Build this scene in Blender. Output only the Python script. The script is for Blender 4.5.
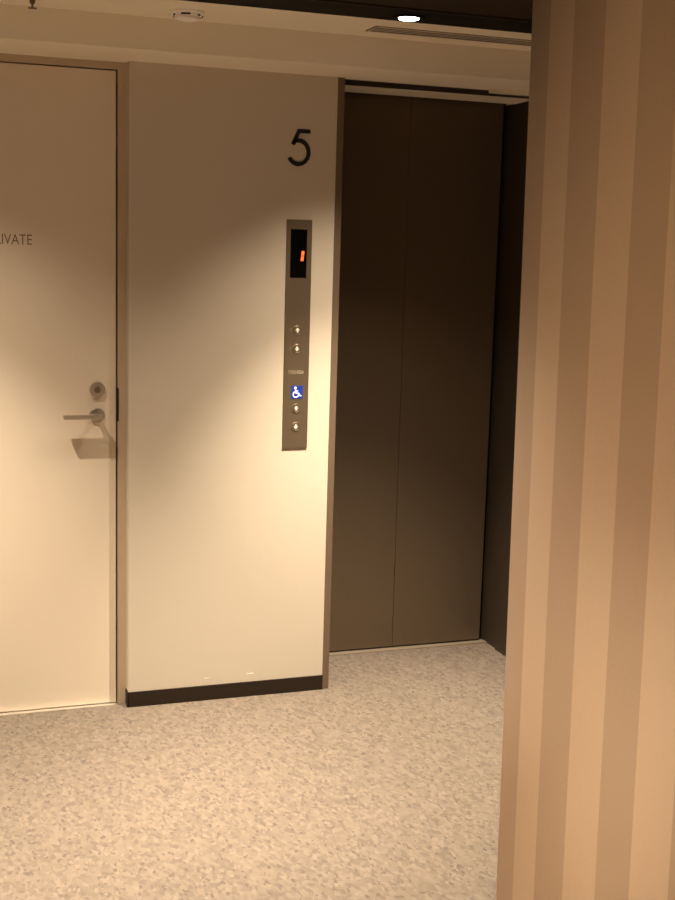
import bpy, bmesh, math, random
from mathutils import Vector, Matrix
PI = math.pi
for o in list(bpy.data.objects): bpy.data.objects.remove(o, do_unlink=True)
S = bpy.context.scene
COL = S.collection

# ------------------------------------------------------------ camera
H = 2.25          # underside of the bulkhead
CZ = 2.349        # lobby ceiling
cam_d = bpy.data.cameras.new('camera'); cam = bpy.data.objects.new('camera', cam_d); COL.objects.link(cam)
fw = Vector((0.32974741, 0.93125116, -0.15504165)); rt = Vector((0.94372458, -0.3295885, 0.02748333)); up = Vector((0.02550606, 0.15537917, 0.98752557))
m = Matrix((( rt.x, up.x, -fw.x, 0), (rt.y, up.y, -fw.y, 0), (rt.z, up.z, -fw.z, 0), (0, 0, 0, 1)))
CAM = Vector((0, -4.27918, 1.6317))
cam.matrix_world = Matrix.Translation(CAM) @ m
cam_d.sensor_fit = 'VERTICAL'; cam_d.sensor_height = 36.0; cam_d.lens = 36.0 * 1242.3 / 900
cam_d.clip_start = 0.05
S.camera = cam

# ------------------------------------------------------------ world, lights, exposure
w = bpy.data.worlds.new('world'); S.world = w; w.use_nodes = True
w.node_tree.nodes['Background'].inputs[0].default_value = (1.0, 0.72, 0.45, 1)
w.node_tree.nodes['Background'].inputs[1].default_value = 0.02
S.view_settings.view_transform = 'Standard'; S.view_settings.look = 'None'
S.view_settings.gamma = 1.0; S.view_settings.use_curve_mapping = False
S.view_settings.exposure = 0.0
LAMP_COL = (1.0, 0.845, 0.64)
CORE = 1.75
AIM = {1.48: (0.07, 0.02), 0.03: (0.0, 0.02)}   # the two wall washers are tilted a little
LIGHT_SPOTS = [   # x, y, watts, label
    (1.48, -0.638, 335, 'round downlight in the black ceiling slot before the lift call panel'),
    (0.03, -0.638, 212, 'round downlight in the black ceiling slot before the private door'),
    (0.28, -3.48, 900, 'unseen round downlight added in the ceiling to light the striped column'),  # unseen lamp, added to light the column
    (0.28, -1.72, 250, 'unseen round downlight added in the dark ceiling to brighten the near floor'),  # added out of view to brighten the floor nearest the viewer
    (-1.10, -2.40, 230, 'unseen round downlight added in the ceiling as fill over the lobby floor'),  # added fill lamp, out of view
    (-1.20, -4.30, 650, 'unseen round downlight added left of the viewer for bounced light'),  # added behind the view for bounce off the left wall
    (1.70, -4.70, 350, 'unseen round downlight added right of the viewer to brighten the column'),  # added behind the view to lift the column's right side
]
def add_spot(x, y, watts, z, angle, aim=(0, 0)):
    ld = bpy.data.lights.new('downlight_beam', 'SPOT'); ld.energy = watts; ld.color = LAMP_COL
    ld.spot_size = math.radians(angle); ld.spot_blend = 1.0; ld.shadow_soft_size = 0.018
    lo = bpy.data.objects.new('downlight_beam', ld); COL.objects.link(lo); lo.location = (x, y, z)
    lo.rotation_mode = 'QUATERNION'; lo.rotation_quaternion = Vector((aim[0], aim[1], -1)).to_track_quat('-Z', 'Y')
    return lo
for x, y, wt, lb in LIGHT_SPOTS:      # each fitting: a wide soft beam with a stronger narrow core
    aim = AIM.get(x, (0, 0))
    add_spot(x, y, wt*.33, CZ - 0.032, 106, aim); add_spot(x, y, wt*CORE, CZ - 0.032, 73, aim)


# ------------------------------------------------------------ helpers
def nt(name):
    mt = bpy.data.materials.new(name); mt.use_nodes = True
    return mt, mt.node_tree, mt.node_tree.nodes['Principled BSDF']
def lin(c):
    return tuple(((v/255)/12.92 if v/255 <= .04045 else ((v/255+.055)/1.055)**2.4) for v in c) + (1,)
def mat(name, rgb, rough=.6, metal=0, bump=0, bscale=200, stretch=(1,1,1), vary=0, spec=.5, emit=None, es=0):
    mt, t, b = nt(name)
    c = tuple(rgb) + (1,)
    b.inputs['Base Color'].default_value = c; b.inputs['Roughness'].default_value = rough; b.inputs['Metallic'].default_value = metal
    b.inputs['Specular IOR Level'].default_value = spec
    tc = t.nodes.new('ShaderNodeTexCoord'); mp = t.nodes.new('ShaderNodeMapping'); mp.inputs['Scale'].default_value = stretch
    t.links.new(tc.outputs['Object'], mp.inputs[0])
    ns = t.nodes.new('ShaderNodeTexNoise'); ns.inputs['Scale'].default_value = bscale; ns.inputs['Detail'].default_value = 3
    t.links.new(mp.outputs[0], ns.inputs['Vector'])
    if vary:
        mx = t.nodes.new('ShaderNodeMix'); mx.data_type = 'RGBA'
        mx.inputs[6].default_value = tuple(v*(1-vary) for v in rgb)+(1,); mx.inputs[7].default_value = tuple(min(1, v*(1+vary)) for v in rgb)+(1,)
        t.links.new(ns.outputs[0], mx.inputs[0]); t.links.new(mx.outputs[2], b.inputs['Base Color'])
    if bump:
        bp = t.nodes.new('ShaderNodeBump'); bp.inputs['Strength'].default_value = bump; bp.inputs['Distance'].default_value = .001
        t.links.new(ns.outputs[0], bp.inputs['Height']); t.links.new(bp.outputs[0], b.inputs['Normal'])
    if emit:
        b.inputs['Emission Color'].default_value = tuple(emit)+(1,); b.inputs['Emission Strength'].default_value = es
    return mt

M = {}
M['wall'] = mat('cream_wallpaper', (.61,.535,.435), .75, bump=.25, bscale=260, stretch=(1,1,3), vary=.05, spec=.2)
M['panel'] = mat('dimming_walnut', (.10,.06,.035), .5, vary=.3, bscale=6, stretch=(8,8,.6))  # dark finish chosen for unseen walls, to dim reflections and ambient light
M['paint'] = mat('beige_paint', (.60,.51,.40), .7, vary=.02, bscale=4, spec=.2)
M['ceil'] = mat('ceiling_board', (.83,.75,.62), .85, bump=.2, bscale=150, vary=.02, spec=.1)
M['door'] = mat('door_paint', (.74,.635,.51), .45, vary=.02, bscale=3, spec=.3)
M['frame'] = mat('door_frame_paint', (.50,.40,.29), .5, vary=.03, bscale=5, spec=.3)
M['dark'] = mat('black_recess', (.006,.004,.003), .8, spec=.1)
M['slot'] = mat('black_slot_paint', (.006,.0045,.0035), .6, vary=.1, bscale=20, spec=.1)
M['darkceil'] = mat('dark_brown_board', (.03,.019,.011), .6, vary=.35, bscale=8, stretch=(1,12,1), spec=.15)
M['bronze'] = mat('bronze_hairline_steel', (.175,.128,.085), .38, metal=.6, vary=.08, bscale=40, stretch=(8,8,.3), spec=.3)
M['bronze2'] = mat('dark_bronze_jamb', (.05,.036,.025), .45, metal=.1, vary=.08, bscale=30, spec=.3)
M['slotbr'] = mat('slot_shade_colour', (.026,.018,.013), .6, spec=.2)  # stands in for the shade inside the shutter slot
M['trimbr'] = mat('brown_metal_trim', (.17,.12,.08), .45, metal=.2, vary=.05, bscale=30, spec=.3)
M['base'] = mat('dark_brown_vinyl', (.020,.012,.007), .5, vary=.1, bscale=30, spec=.3)
M['steel'] = mat('satin_steel', (.48,.42,.35), .3, metal=.8, vary=.05, bscale=60)
M['plate'] = mat('hairline_plate', (.26,.195,.13), .42, metal=.75, vary=.05, bscale=60, stretch=(6,6,.5))
M['glass'] = mat('black_display_glass', (.002,.002,.002), .15, spec=.3)
M['letter'] = mat('black_lettering', (.006,.005,.005), .5)
M['grey'] = mat('grey_lettering', (.18,.14,.10), .5)
M['white'] = mat('white_plastic', (.92,.87,.82), .5)
M['lens'] = mat('lamp_lens', (1,1,1), .4, emit=(1,.93,.82), es=14)
M['orange'] = mat('orange_segment', (.9,.2,.05), .4, emit=(1,.10,.02), es=1.6)
M['blue'] = mat('blue_backlit_tile', (.01,.03,.25), .4, emit=(.02,.07,.45), es=.28)
M['wsym'] = mat('white_symbol', (.75,.75,.9), .5, emit=(.62,.62,1), es=.45)
M['lit'] = mat('pale_arrow', (.9,.82,.68), .3, emit=(1,.85,.6), es=.12)
M['pale'] = mat('pale_engraving', (.42,.34,.25), .6)
M['vent'] = mat('vent_metal', (.52,.44,.36), .5, metal=.1)
M['sill'] = mat('sill_steel', (.85,.80,.72), .28, metal=.8)
M['stain'] = mat('glossy_scuff', (.95,.90,.78), .35)
M['sd'] = mat('column_stripe_dark', (.69,.54,.41), .75, vary=.03, bscale=150, spec=.15)
M['sl'] = mat('column_stripe_light', (.87,.70,.545), .75, vary=.03, bscale=150, spec=.15)

def carpet():
    mt, t, b = nt('speckled_carpet'); N = t.nodes; L = t.links
    b.inputs['Roughness'].default_value = .95; b.inputs['Specular IOR Level'].default_value = .1
    tc = N.new('ShaderNodeTexCoord')
    def vor(scale, stretch, rot, rnd=1.0):
        mp = N.new('ShaderNodeMapping'); mp.inputs['Scale'].default_value = stretch; mp.inputs['Rotation'].default_value = (0,0,rot)
        L.new(tc.outputs['Object'], mp.inputs[0])
        nz = N.new('ShaderNodeTexNoise'); nz.inputs['Scale'].default_value = scale*.9; L.new(mp.outputs[0], nz.inputs['Vector'])
        vm = N.new('ShaderNodeVectorMath'); vm.operation = 'MULTIPLY_ADD'; vm.inputs[1].default_value = (.03,.03,0)
        L.new(nz.outputs['Color'], vm.inputs[0]); L.new(mp.outputs[0], vm.inputs[2])
        v = N.new('ShaderNodeTexVoronoi'); v.inputs['Scale'].default_value = scale; L.new(vm.outputs[0], v.inputs['Vector'])
        sp = N.new('ShaderNodeSeparateColor'); L.new(v.outputs['Color'], sp.inputs[0]); return sp.outputs[0]
    def ramp(src, stops, const=False):
        r = N.new('ShaderNodeValToRGB'); L.new(src, r.inputs[0]); e = r.color_ramp.elements
        if const: r.color_ramp.interpolation = 'CONSTANT'
        e[0].position = stops[0][0]; e[0].color = stops[0][1]; e[1].position = stops[-1][0]; e[1].color = stops[-1][1]
        for p, c in stops[1:-1]:
            q = e.new(p); q.color = c
        return r.outputs[0]
    A = vor(50, (1.7,1,1), .35)
    base = ramp(A, [(0,(.150,.120,.098,1)),(.25,(.172,.138,.110,1)),(.5,(.185,.148,.117,1)),(.75,(.197,.158,.125,1)),(1,(.215,.172,.137,1))])
    B = vor(75, (1.8,1,1), -.5)
    fl = ramp(B, [(0,(1,1,1,1)),(.05,(.8,.8,.8,1)),(.09,(0,0,0,1)),(1,(0,0,0,1))])
    mx = N.new('ShaderNodeMix'); mx.data_type = 'RGBA'; L.new(fl, mx.inputs[0]); L.new(base, mx.inputs[6]); mx.inputs[7].default_value = (.125,.098,.083,1)
    Cc = vor(60, (2.0,1,1), .2)
    fl2 = ramp(Cc, [(0,(0,0,0,1)),(.88,(0,0,0,1)),(.93,(.7,.7,.7,1)),(1,(1,1,1,1))])
    mx2 = N.new('ShaderNodeMix'); mx2.data_type = 'RGBA'; L.new(fl2, mx2.inputs[0]); L.new(mx.outputs[2], mx2.inputs[6]); mx2.inputs[7].default_value = (.23,.184,.146,1)
    ns = N.new('ShaderNodeTexNoise'); ns.inputs['Scale'].default_value = 420; L.new(tc.outputs['Object'], ns.inputs['Vector'])
    mx3 = N.new('ShaderNodeMix'); mx3.data_type = 'RGBA'; mx3.blend_type = 'MULTIPLY'; mx3.inputs[0].default_value = 1
    g = ramp(ns.outputs[0], [(.3,(.88,.88,.88,1)),(.7,(1.0,1.0,1.0,1))])
    L.new(mx2.outputs[2], mx3.inputs[6]); L.new(g, mx3.inputs[7]); L.new(mx3.outputs[2], b.inputs['Base Color'])
    bp = N.new('ShaderNodeBump'); bp.inputs['Strength'].default_value = .4; bp.inputs['Distance'].default_value = .004
    L.new(ns.outputs[0], bp.inputs['Height']); L.new(bp.outputs[0], b.inputs['Normal'])
    return mt
M['carpet'] = carpet()

class MB:
    def __init__(s): s.bm = bmesh.new()
    def box(s, x0, x1, y0, y1, z0, z1, bev=0):
        b = bmesh.new()
        bmesh.ops.create_cube(b, size=1)
        for v in b.verts: v.co = Vector(((x0+x1)/2+v.co.x*(x1-x0), (y0+y1)/2+v.co.y*(y1-y0), (z0+z1)/2+v.co.z*(z1-z0)))
        if bev: bmesh.ops.bevel(b, geom=list(b.edges), offset=bev, segments=2, affect='EDGES', profile=.7)
        s.merge(b); return s
    def merge(s, b):
        me = bpy.data.meshes.new('tmp'); b.to_mesh(me); s.bm.from_mesh(me); bpy.data.meshes.remove(me); b.free()
    def lathe(s, prof, origin, axis='z', seg=40, sgn=1):
        # prof: list of (r, h); h measured along axis * sgn
        rings = []
        for r, h in prof:
            ring = []
            for k in range(seg):
                a = 2*PI*k/seg; c, d = r*math.cos(a), r*math.sin(a)
                if axis == 'z': p = Vector((c, d, sgn*h))
                else: p = Vector((c, sgn*h, d))
                ring.append(s.bm.verts.new(p+Vector(origin)))
            rings.append(ring)
        for a, b in zip(rings, rings[1:]):
            for k in range(seg):
                s.bm.faces.new((a[k], a[(k+1)%seg], b[(k+1)%seg], b[k]))
        s.bm.faces.new(rings[0]); s.bm.faces.new(rings[-1])
        return s
    def ribbon(s, pts, wd, y0, y1, closed=False):
        # flat stroke in the xz plane
        n = len(pts); L = []; R = []
        for i in range(n):
            if closed: a, b = pts[(i-1)%n], pts[(i+1)%n]
            else: a, b = pts[max(0,i-1)], pts[min(n-1,i+1)]
            t = Vector((b[0]-a[0], b[1]-a[1])).normalized(); nn = Vector((-t.y, t.x))*wd/2
            if not closed and 0 < i < n-1:
                t1 = Vector((pts[i][0]-a[0], pts[i][1]-a[1])).normalized()
                nn = nn/max(.5, t.dot(t1))
            L.append((pts[i][0]+nn.x, pts[i][1]+nn.y)); R.append((pts[i][0]-nn.x, pts[i][1]-nn.y))
        for y in (0,):
            vf = [[s.bm.verts.new((p[0], yy, p[1])) for p in q] for q in (L, R) for yy in (y0, y1)]
        Lf, Lb, Rf, Rb = vf
        rng = range(n) if closed else range(n-1)
        for i in rng:
            j = (i+1) % n
            for q in ((Lf[i],Lf[j],Rf[j],Rf[i]), (Lb[j],Lb[i],Rb[i],Rb[j]), (Lf[j],Lf[i],Lb[i],Lb[j]), (Rf[i],Rf[j],Rb[j],Rb[i])):
                s.bm.faces.new(q)
        if not closed:
            for i in (0, n-1): s.bm.faces.new((Lf[i],Rf[i],Rb[i],Lb[i]))
        return s
    def poly(s, pts, y0, y1):
        a = [s.bm.verts.new((p[0], y0, p[1])) for p in pts]; b = [s.bm.verts.new((p[0], y1, p[1])) for p in pts]
        s.bm.faces.new(a); s.bm.faces.new(b[::-1]); n = len(pts)
        for i in range(n): s.bm.faces.new((a[i], b[i], b[(i+1)%n], a[(i+1)%n]))
        return s
    def build(s, name, material, parent=None, smooth=False, loc=None):
        bmesh.ops.recalc_face_normals(s.bm, faces=s.bm.faces)
        # origin at the base centre of the piece
        vs = s.bm.verts
        if loc is None:
            xs=[v.co.x for v in vs]; ys=[v.co.y for v in vs]; zs=[v.co.z for v in vs]
            loc = Vector(((min(xs)+max(xs))/2, (min(ys)+max(ys))/2, min(zs)))
        loc = Vector(loc)
        for v in vs: v.co -= loc
        me = bpy.data.meshes.new(name); s.bm.to_mesh(me); s.bm.free()
        for mt in (material if isinstance(material, list) else [material]): me.materials.append(mt)
        if smooth:
            for p in me.polygons: p.use_smooth = True
            me.set_sharp_from_angle(angle=math.radians(35))
        o = bpy.data.objects.new(name, me); COL.objects.link(o)
        pl = Vector((0,0,0)); q = parent
        while q is not None: pl += q.location; q = q.parent
        o.location = loc - pl
        if parent: o.parent = parent
        return o
def text_mesh(txt, name, material, parent, x0, x1, z0, z1, y, depth=.0008):
    cu = bpy.data.curves.new('t', 'FONT'); cu.body = txt; cu.extrude = .02; cu.resolution_u = 3
    to = bpy.data.objects.new('t', cu); COL.objects.link(to)
    dg = bpy.context.evaluated_depsgraph_get(); dg.update()
    me = bpy.data.meshes.new_from_object(to.evaluated_get(dg)); bpy.data.objects.remove(to, do_unlink=True)
    b = bmesh.new(); b.from_mesh(me); bpy.data.meshes.remove(me)
    xs=[v.co.x for v in b.verts]; ys=[v.co.y for v in b.verts]; zs=[v.co.z for v in b.verts]
    for v in b.verts:
        v.co = Vector((x0+(v.co.x-min(xs))/(max(xs)-min(xs))*(x1-x0), y-depth*(v.co.z-min(zs))/(max(zs)-min(zs)), z0+(v.co.y-min(ys))/(max(ys)-min(ys))*(z1-z0)))
    mb = MB(); mb.bm.free(); mb.bm = b
    return mb.build(name, material, parent)
def tag(o, label, cat, group=None, kind=None):
    o['label'] = label; o['category'] = cat
    if group: o['group'] = group
    if kind: o['kind'] = kind
    return o
def empty(name, loc):
    o = bpy.data.objects.new(name, None); COL.objects.link(o); o.location = loc; o.empty_display_size = .05; return o
def struct(o, label, cat):
    return tag(o, label, cat, kind='structure')
def copy_tree(o, parent=None):
    c = o.copy(); COL.objects.link(c); c.parent = parent
    for ch in [q for q in bpy.data.objects if q.parent == o]: copy_tree(ch, c)
    return c

# ------------------------------------------------------------ structure
X0, X1, Y0 = -2.6, 3.4, -6.4
xL, xR, xS = .742, 1.479, 1.504     # wall panel left / right, trim right
DX0, DX1, DY, DZ = 0.0, .710, .052, 2.222   # private door
EX1, EY = 2.35, .398                 # lift reveal
struct(MB().box(X0, X1, Y0, .9, -.05, 0).build('floor', M['carpet']), 'beige speckled carpet floor of the lift lobby', 'floor')
# projecting wall panel with the floor number
struct(MB().box(xL, xR, 0, .45, 0, H).build('wall_back', M['wall']), 'cream wallpapered wall section carrying the number and call panel', 'wall')
struct(MB().box(X0, DX0-.035, .045, .45, 0, H).build('wall_back_left', M['wall']), 'cream wall left of the private door', 'wall')
struct(MB().box(EX1+.012, X1, 0, .45, 0, H).build('wall_back_right', M['wall']), 'cream wall right of the lift recess', 'wall')
struct(MB().box(X0-.1, X0, Y0, .9, 0, 2.6).build('wall_left', M['wall']), 'unseen cream side wall added on the left to bounce light', 'wall')  # out of view, closes the room so light bounces
struct(MB().box(X1, X1+.1, Y0, .9, 0, 2.6).build('wall_right', M['panel']), 'unseen side wall on the right, made dark wood to dim lift door reflections', 'wall')  # out of view, kept dark so the lift doors reflect less
struct(MB().box(X0, X1, Y0-.1, Y0, 0, 2.6).build('wall_front', M['panel']), 'unseen wall behind the viewer, made dark wood to dim reflections', 'wall')  # out of view, darkened to cut reflections and ambient light
struct(MB().box(X0, X1, .45+.03, .9, 0, 2.6).build('wall_shaft', M['dark']), 'dark wall behind the lift doors', 'wall')
# bulkhead
struct(MB().box(X0, X1, -.263, .032, H, CZ+.05).box(X0, xS, .032, .48, H, CZ+.05).box(EX1, X1, .032, .48, H, CZ+.05).build('trim_1', M['ceil']), 'beige bulkhead running along the top of the wall', 'bulkhead')
# lift header: flush strip coloured with the slot's inner shade, and pale lip
struct(MB().box(xS, EX1, .032, .18, H+.001, CZ).build('trim_2', M['slotbr']), 'flush strip in the dark shade of a shutter slot in the head of the lift recess', 'slot')
struct(MB().box(xS, EX1, .18, .345, H-.002, CZ).build('trim_3', M['ceil']), 'pale lip in the head of the lift recess', 'trim')
struct(MB().box(xS, EX1, .345, .48, H+.004, CZ).build('trim_4', M['dark']), 'dark head above the lift doors', 'trim')
# ceiling
struct(MB().box(X0, X1, -.568, -.263, CZ, CZ+.05).box(X0, X1, Y0, -2.6, CZ, CZ+.05).build('ceiling', M['ceil']), 'beige ceiling strip beside the dark ceiling', 'ceiling')
struct(MB().box(X0, X1, -.748, -.568, CZ, CZ+.05).build('trim_5', M['slot']), 'black lighting slot in the ceiling', 'trim')
struct(MB().box(X0, X1, -2.6, -.752, CZ+.003, CZ+.05).box(X0, X1, -.76, -.748, CZ-.002, CZ+.05).build('trim_6', M['darkceil']), 'dark brown ceiling field beyond the black slot', 'ceiling')
# baseboard
struct(MB().box(xL-.004, xR, -.006, 0, 0, .056, bev=.0015).box(xL-.004, xL, -.006, .04, 0, .056).build('baseboard_back', M['base']), 'dark brown skirting along the cream wall', 'baseboard')
struct(MB().box(X0, DX0-.035, .039, .045, 0, .056).build('baseboard_left', M['base']), 'dark brown skirting left of the private door', 'baseboard')
# scuffs
# metal edge trim
struct(MB().box(xR, xS, -.003, .45, 0, H, bev=.001).build('trim_7', M['trimbr']), 'brown metal edge trim between cream wall and lift recess', 'trim')

# ------------------------------------------------------------ private door
d = empty('door_1', (.3515, DY, 0)); struct(d, 'cream private door with steel lever', 'door')
MB().box(DX0+.004, DX1-.004, DY, DY+.04, .005, DZ, bev=.0015).build('door_leaf', M['door'], d)
fr = MB().box(DX1+.002, xL, DY-.006, DY+.06, 0, DZ+.004).box(DX0-.035, DX0-.002, DY-.006, DY+.06, 0, DZ+.004).box(DX0-.035, xL, DY-.006, DY+.06, DZ+.004, H)
fr.build('door_frame', M['frame'], d)
MB().box(DX0-.002, DX1+.002, DY+.041, DY+.06, 0, DZ+.004).build('door_rebate', M['dark'], d)
MB().box(DX0, DX1-.002, .032, DY+.04, 0, .002, bev=.0006).build('door_sill', M['sill'], d)
MB().box(DX1-.003, DX1+.005, DY-.008, DY+.02, 1.035, 1.151, bev=.001).build('strike_plate', M['letter'], d)
hz = 1.057
hd = MB().lathe([(.0,0),(.024,0),(.026,.001),(.026,.007),(.024,.009),(.0,.009)], (.640, DY, hz), 'y', 40, -1).build('handle_rose', M['steel'], d, True)
lv = MB().lathe([(0,.008),(.010,.008),(.010,.06),(0,.06)], (.640, DY, hz-.001), 'y', 24, -1)
lv.box(.518, .652, DY-.073, DY-.0455, hz-.0060, hz+.0090, bev=.003)
lv.build('lever_handle', M['steel'], d)
lk = MB().lathe([(0,0),(.025,0),(.0265,.0015),(.0265,.010),(.025,.012),(0,.0125)], (.641, DY, 1.147), 'y', 40, -1).build('lock_rose', M['steel'], d, True)
ky = MB().lathe([(0,.012),(.012,.012),(.0115,.0145),(0,.0145)], (.641, DY, 1.147), 'y', 24, -1).build('lock_cylinder', M['plate'], lk, True)
MB().box(.6398, .6422, DY-.0150, DY-.0142, 1.141, 1.153).build('keyhole', M['letter'], lk)
ds = text_mesh('PRIVATE', 'door_lettering', M['grey'], None, .284, .425, 1.637, 1.671, DY)
tag(ds, 'small grey word PRIVATE lettered on the cream door', 'lettering')

# ------------------------------------------------------------ lift doors
M['sill2'] = mat('dull_sill', (.30,.24,.18), .5, metal=.3)
e = empty('door_2', (1.93, EY, 0)); struct(e, 'dark bronze two-leaf lift doors', 'door')
MB().box(1.50, 1.9235, EY, EY+.03, .008, H+.05, bev=.0012).build('door_leaf', M['bronze'], e)
MB().box(1.9255, 2.330, EY, EY+.03, .008, H+.05, bev=.0012).build('door_leaf', M['bronze'], e)
MB().box(1.50, EX1, EY+.03, EY+.05, 0, H+.05).build('door_backing', M['dark'], e)
MB().box(1.504, EX1-.001, EY-.035, EY-.003, 0, .004, bev=.001).build('door_sill', M['sill2'], e)
struct(MB().box(EX1, EX1+.012, .275, EY+.03, 0, H).box(EX1-.003, EX1+.01, .02, .275, 0, H).box(EX1-.006,EX1+.01, .02,.275, 0,.012).build('trim_8', M['bronze2']), 'dark bronze jamb at the right of the lift doors', 'trim')

# ------------------------------------------------------------ striped column
AZ = math.radians(27.75); D = 2.5; R = .31; azc = AZ + math.asin(R/D)
cc = Vector((CAM.x+math.sin(azc)*D, CAM.y+math.cos(azc)*D))
def az_to_angle(deg):
    a = math.radians(deg); dv = Vector((math.sin(a), math.cos(a))); c = cc - CAM.xy
    b = -dv.dot(c); dd = b*b-(D*D-R*R); h = dv*(-b-math.sqrt(max(0, dd))) - c
    return math.atan2(h.y, h.x) % (2*PI)
bounds = [az_to_angle(v) for v in (28.55, 29.58, 30.93, 32.46, 34.05, 35.85)]
step = bounds[-1]-bounds[-2]
k = 0; pitch = .195
first, last = bounds[0], bounds[-1]
rest = 2*PI-(last-first); nrest = int(round(rest/pitch)); nrest += 1-(nrest % 2) if (nrest+5) % 2 else 0
bl = bounds + [last+rest*(i+1)/nrest for i in range(nrest-3)]   # one broad dark stripe at the turn away from the viewer
bm = bmesh.new(); top = []; bot = []; idx = []
for i, a in enumerate(bl):
    b2 = bl[(i+1) % len(bl)] + (2*PI if i == len(bl)-1 else 0)
    sub = 5
    for j in range(sub):
        t = a+(b2-a)*j/sub
        top.append(bm.verts.new((R*math.cos(t), R*math.sin(t), CZ))); bot.append(bm.verts.new((R*math.cos(t), R*math.sin(t), 0))); idx.append(i % 2)
n = len(top)
for i in range(n):
    f = bm.faces.new((bot[i], bot[(i+1)%n], top[(i+1)%n], top[i])); f.material_index = 1 if idx[i] == 0 else 0
bm.faces.new(top); bm.faces.new(bot[::-1])
me = bpy.data.meshes.new('striped_column'); bm.to_mesh(me); bm.free(); me.materials.append(M['sd']); me.materials.append(M['sl'])
for p in me.polygons: p.use_smooth = len(p.vertices) == 4
co = bpy.data.objects.new('striped_column', me); COL.objects.link(co); co.location = (cc.x+.0080, cc.y-.003, 0)
co.rotation_mode = 'AXIS_ANGLE'; co.rotation_axis_angle = (math.radians(-.5), math.sin(math.radians(31)), math.cos(math.radians(31)), 0)
tag(co, 'round column papered in tan and pale vertical stripes', 'column')

# ------------------------------------------------------------ floor number
fn = MB(); top_y, back = -.004, 0
fn.ribbon([(1.386,2.0575),(1.347,2.0575)], .0140, top_y, back)
fn.ribbon([(1.3465,2.063),(1.3232,2.010)], .0140, top_y, back)
arc = [(1.344+.0375*math.cos(math.radians(a)), 1.9845+.0405*math.sin(math.radians(a))) for a in range(124, -158, -6)]
fn.ribbon(arc, .0140, top_y, back)
fo = fn.build('floor_number', M['letter']); fo.location.x -= .006
tag(fo, 'large thin black number 5 fixed on the cream wall', 'number sign')

# ------------------------------------------------------------ call panel
PX, PZ = 1.3505, .926
cp = empty('call_panel', (PX, 0, PZ)); tag(cp, 'tall narrow steel lift call panel with display and arrow buttons', 'call panel')
PY = -.006
MB().box(1.3040, 1.3975, PY, 0, .933, 1.752, bev=.0012).build('faceplate', M['plate'], cp)
dp = MB().box(1.318, 1.379, PY-.0006, PY+.003, 1.547, 1.718).build('display', M['glass'], cp); dp['label'] = 'black glass display'
dg_ = MB()
for z0, z1 in ((1.607, 1.6235), (1.6255, 1.642)):
    dg_.poly([(1.3565+.1*(z0-1.607),z0),(1.3665+.1*(z0-1.607),z0),(1.3665+.1*(z1-1.607),z1),(1.3565+.1*(z1-1.607),z1)], PY-.0012, PY-.0006)
dg_.build('digit', M['orange'], dp)['label'] = 'glowing orange number 1'
def arrow(x, z, s, upw):
    q = 1 if upw else -1
    pts = [(0,.0085),(.0078,-.0005),(.0028,-.0005),(.0028,-.0075),(-.0028,-.0075),(-.0028,-.0005),(-.0078,-.0005)]
    return [(x+a*s, z+b*s*q) for a, b in pts]
for (bx, bz, upw) in ((1.3505,1.361,True), (1.350,1.294,False), (1.352,1.078,True), (1.352,1.011,False)):
    r = .0165
    bt = MB().lathe([(r,0),(r,.0022),(r-.0012,.0028),(r-.0026,.0022),(r-.003,.0004),(r-.0045,.0004),(r-.005,.0018),(0,.0018)], (bx, PY, bz), 'y', 36, -1).build('button', M['plate'], cp, True)
    MB().poly(arrow(bx, bz, 1.05, upw), PY-.0030, PY-.0012).build('arrow', M['lit'], bt)
for bz in (1.361, 1.294):
    br = MB()
    for i in range(2):
        for j in range(3):
            if (i, j) != (1, 0): br.box(1.3225+i*.0035, 1.3245+i*.0035, PY-.0012, PY, bz-.006+j*.005, bz-.0035+j*.005, bev=.0004)
    br.build('braille', M['pale'], cp)
tx = text_mesh('TOSHIBA', 'lettering', M['pale'], cp, 1.318, 1.379, 1.2030, 1.2160, PY)
sg = MB().box(1.3325, 1.3760, PY-.0012, PY+.001, 1.113, 1.160, bev=.0006).build('wheelchair_sign', M['blue'], cp); sg['label'] = 'blue lit tile with white wheelchair symbol'
sy = MB(); ya, yb = PY-.0020, PY-.0012
cx0, cz0 = 1.3495, 1.1285
sy.poly([(1.3475+.0048*math.cos(2*PI*i/16), 1.1525+.0048*math.sin(2*PI*i/16)) for i in range(16)], ya, yb)
sy.ribbon([(cx0+.0105*math.cos(math.radians(a)), cz0+.0100*math.sin(math.radians(a))) for a in range(110, 400, 12)], .0042, ya, yb)
sy.ribbon([(1.3480,1.1475),(1.3490,1.1340),(1.3600,1.1330),(1.3665,1.1230),(1.3705,1.1245)], .0044, ya, yb)
sy.ribbon([(1.3485,1.1415),(1.3585,1.1410)], .0036, ya, yb)
sy.build('symbol', M['wsym'], sg)

cp.location.x -= .003
# ------------------------------------------------------------ ceiling fittings
def downlight(x, y, z, label):
    t = empty('downlight', (x, y, z)); tag(t, label, 'downlight', 'round ceiling downlights')
    MB().lathe([(.052,-.004),(.052,.004),(.044,.006),(.033,.003),(.033,-.004)], (x, y, z), 'z', 40, -1).build('trim_ring', M['slot'] if y > -2.6 else M['white'], t, True)
    MB().lathe([(0,-.003),(.031,-.003),(.031,.0050),(.026,.0065),(0,.008)], (x, y, z), 'z', 40, -1).build('lens', M['lens'], t, True)
for x, y, wt, lb in LIGHT_SPOTS: downlight(x, y, CZ if abs(y+.638) < .1 or y < -2.6 else CZ+.003, lb)  # the added unseen lamps get a fitting too

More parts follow.
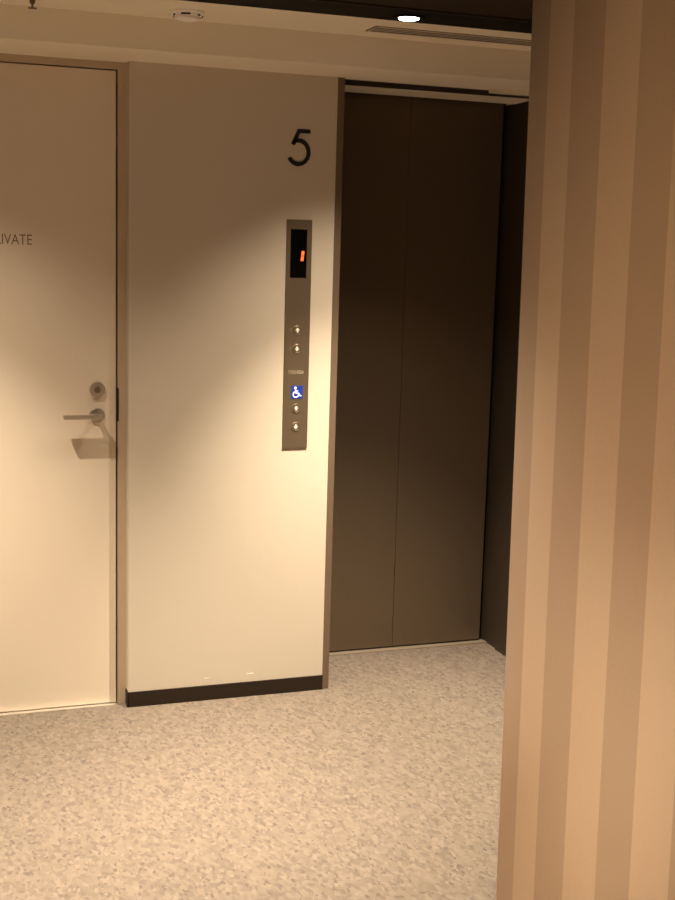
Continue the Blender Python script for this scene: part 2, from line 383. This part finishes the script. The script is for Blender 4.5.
sx, sy_ = .850, -.402
t = empty('smoke_detector', (sx, sy_, CZ)); tag(t, 'small white round smoke detector on the beige ceiling strip', 'smoke detector')
MB().lathe([(0,0),(.050,0),(.052,.003),(.049,.008),(0,.008)], (sx, sy_, CZ), 'z', 48, -1).build('base', M['white'], t, True)
MB().lathe([(0,.008),(.044,.008),(.043,.013),(.036,.0145),(.036,.017),(.038,.018),(.037,.022),(.028,.0245),(0,.0245)], (sx, sy_, CZ), 'z', 48, -1).build('cap', M['white'], t, True)
for k in range(6):
    a = -PI/2-.35+k*PI/3; b = MB(); q = bmesh.new(); bmesh.ops.create_cube(q, size=1)
    wd = .028 if k % 2 == 0 else .010
    for v in q.verts:
        p = Vector((v.co.x*wd, v.co.y*.004+.0428, v.co.z*.0045-.0115)); c, s_ = math.cos(a-PI/2), math.sin(a-PI/2)
        v.co = Vector((sx+p.x*c-p.y*s_, sy_+p.x*s_+p.y*c, CZ+p.z))
    b.merge(q); b.build('vent_slot', M['letter'], t)

# linear slot vent
vx0, vx1, vy0, vy1 = 1.440, 2.34, -.463, -.372
t = empty('ceiling_vent', ((vx0+vx1)/2, (vy0+vy1)/2, CZ)); tag(t, 'long slim linear air vent with dark slots in the ceiling strip', 'air vent')
MB().box(vx0, vx1, vy0, vy1, CZ-.0015, CZ).build('backing', M['dark'], t)
fv = MB().box(vx0, vx1, vy0, vy0+.006, CZ-.005, CZ-.001).box(vx0, vx1, vy1-.006, vy1, CZ-.003, CZ-.001).box(vx0, vx0+.006, vy0, vy1, CZ-.005, CZ-.001).box(vx1-.006, vx1, vy0, vy1, CZ-.005, CZ-.001)
fv.build('frame', M['vent'], t)
for k in range(3):
    yy = vy0+.010+k*.0245
    MB().box(vx0+.006, vx1-.006, yy, yy+.0095, CZ-.0030, CZ-.0015).build('slat', M['vent'], t)

# small sprinkler at the far left of the ceiling strip
t = empty('sprinkler', (.389, -.400, CZ)); tag(t, 'small dark sprinkler head on the ceiling strip at far left', 'sprinkler')
MB().lathe([(0,0),(.026,0),(.024,.004),(0,.005)], (.389,-.400,CZ), 'z', 32, -1).build('rosette', M['ceil'], t, True)
MB().lathe([(0,.004),(.009,.004),(.007,.016),(.003,.018),(.003,.027),(.013,.028),(.013,.030),(0,.030)], (.389,-.400,CZ), 'z', 24, -1).build('nozzle', M['bronze'], t, True)

# pale sensor bar below the bulkhead at the head of the lift recess
t = MB().box(2.085, 2.32, -.006, .040, H-.010, H, bev=.002).build('door_sensor', M['ceil'])
tag(t, 'pale flat sensor bar under the bulkhead above the lift recess', 'sensor')
# scuffs on the wall close to the skirting
tag(MB().poly([(1.180,.0855),(1.184,.0835),(1.205,.083),(1.210,.0855),(1.204,.0885),(1.186,.0885)], -.0006, 0).build('scuff_mark', M['stain']), 'larger pale scuff on the cream wall just above the skirting', 'scuff mark', 'scuffs above the skirting')
tag(MB().poly([(1.021,.083),(1.026,.0815),(1.040,.0815),(1.041,.0835),(1.024,.0845)], -.0006, 0).build('scuff_mark', M['stain']), 'fainter pale scuff left of the larger one above the skirting', 'scuff mark', 'scuffs above the skirting')
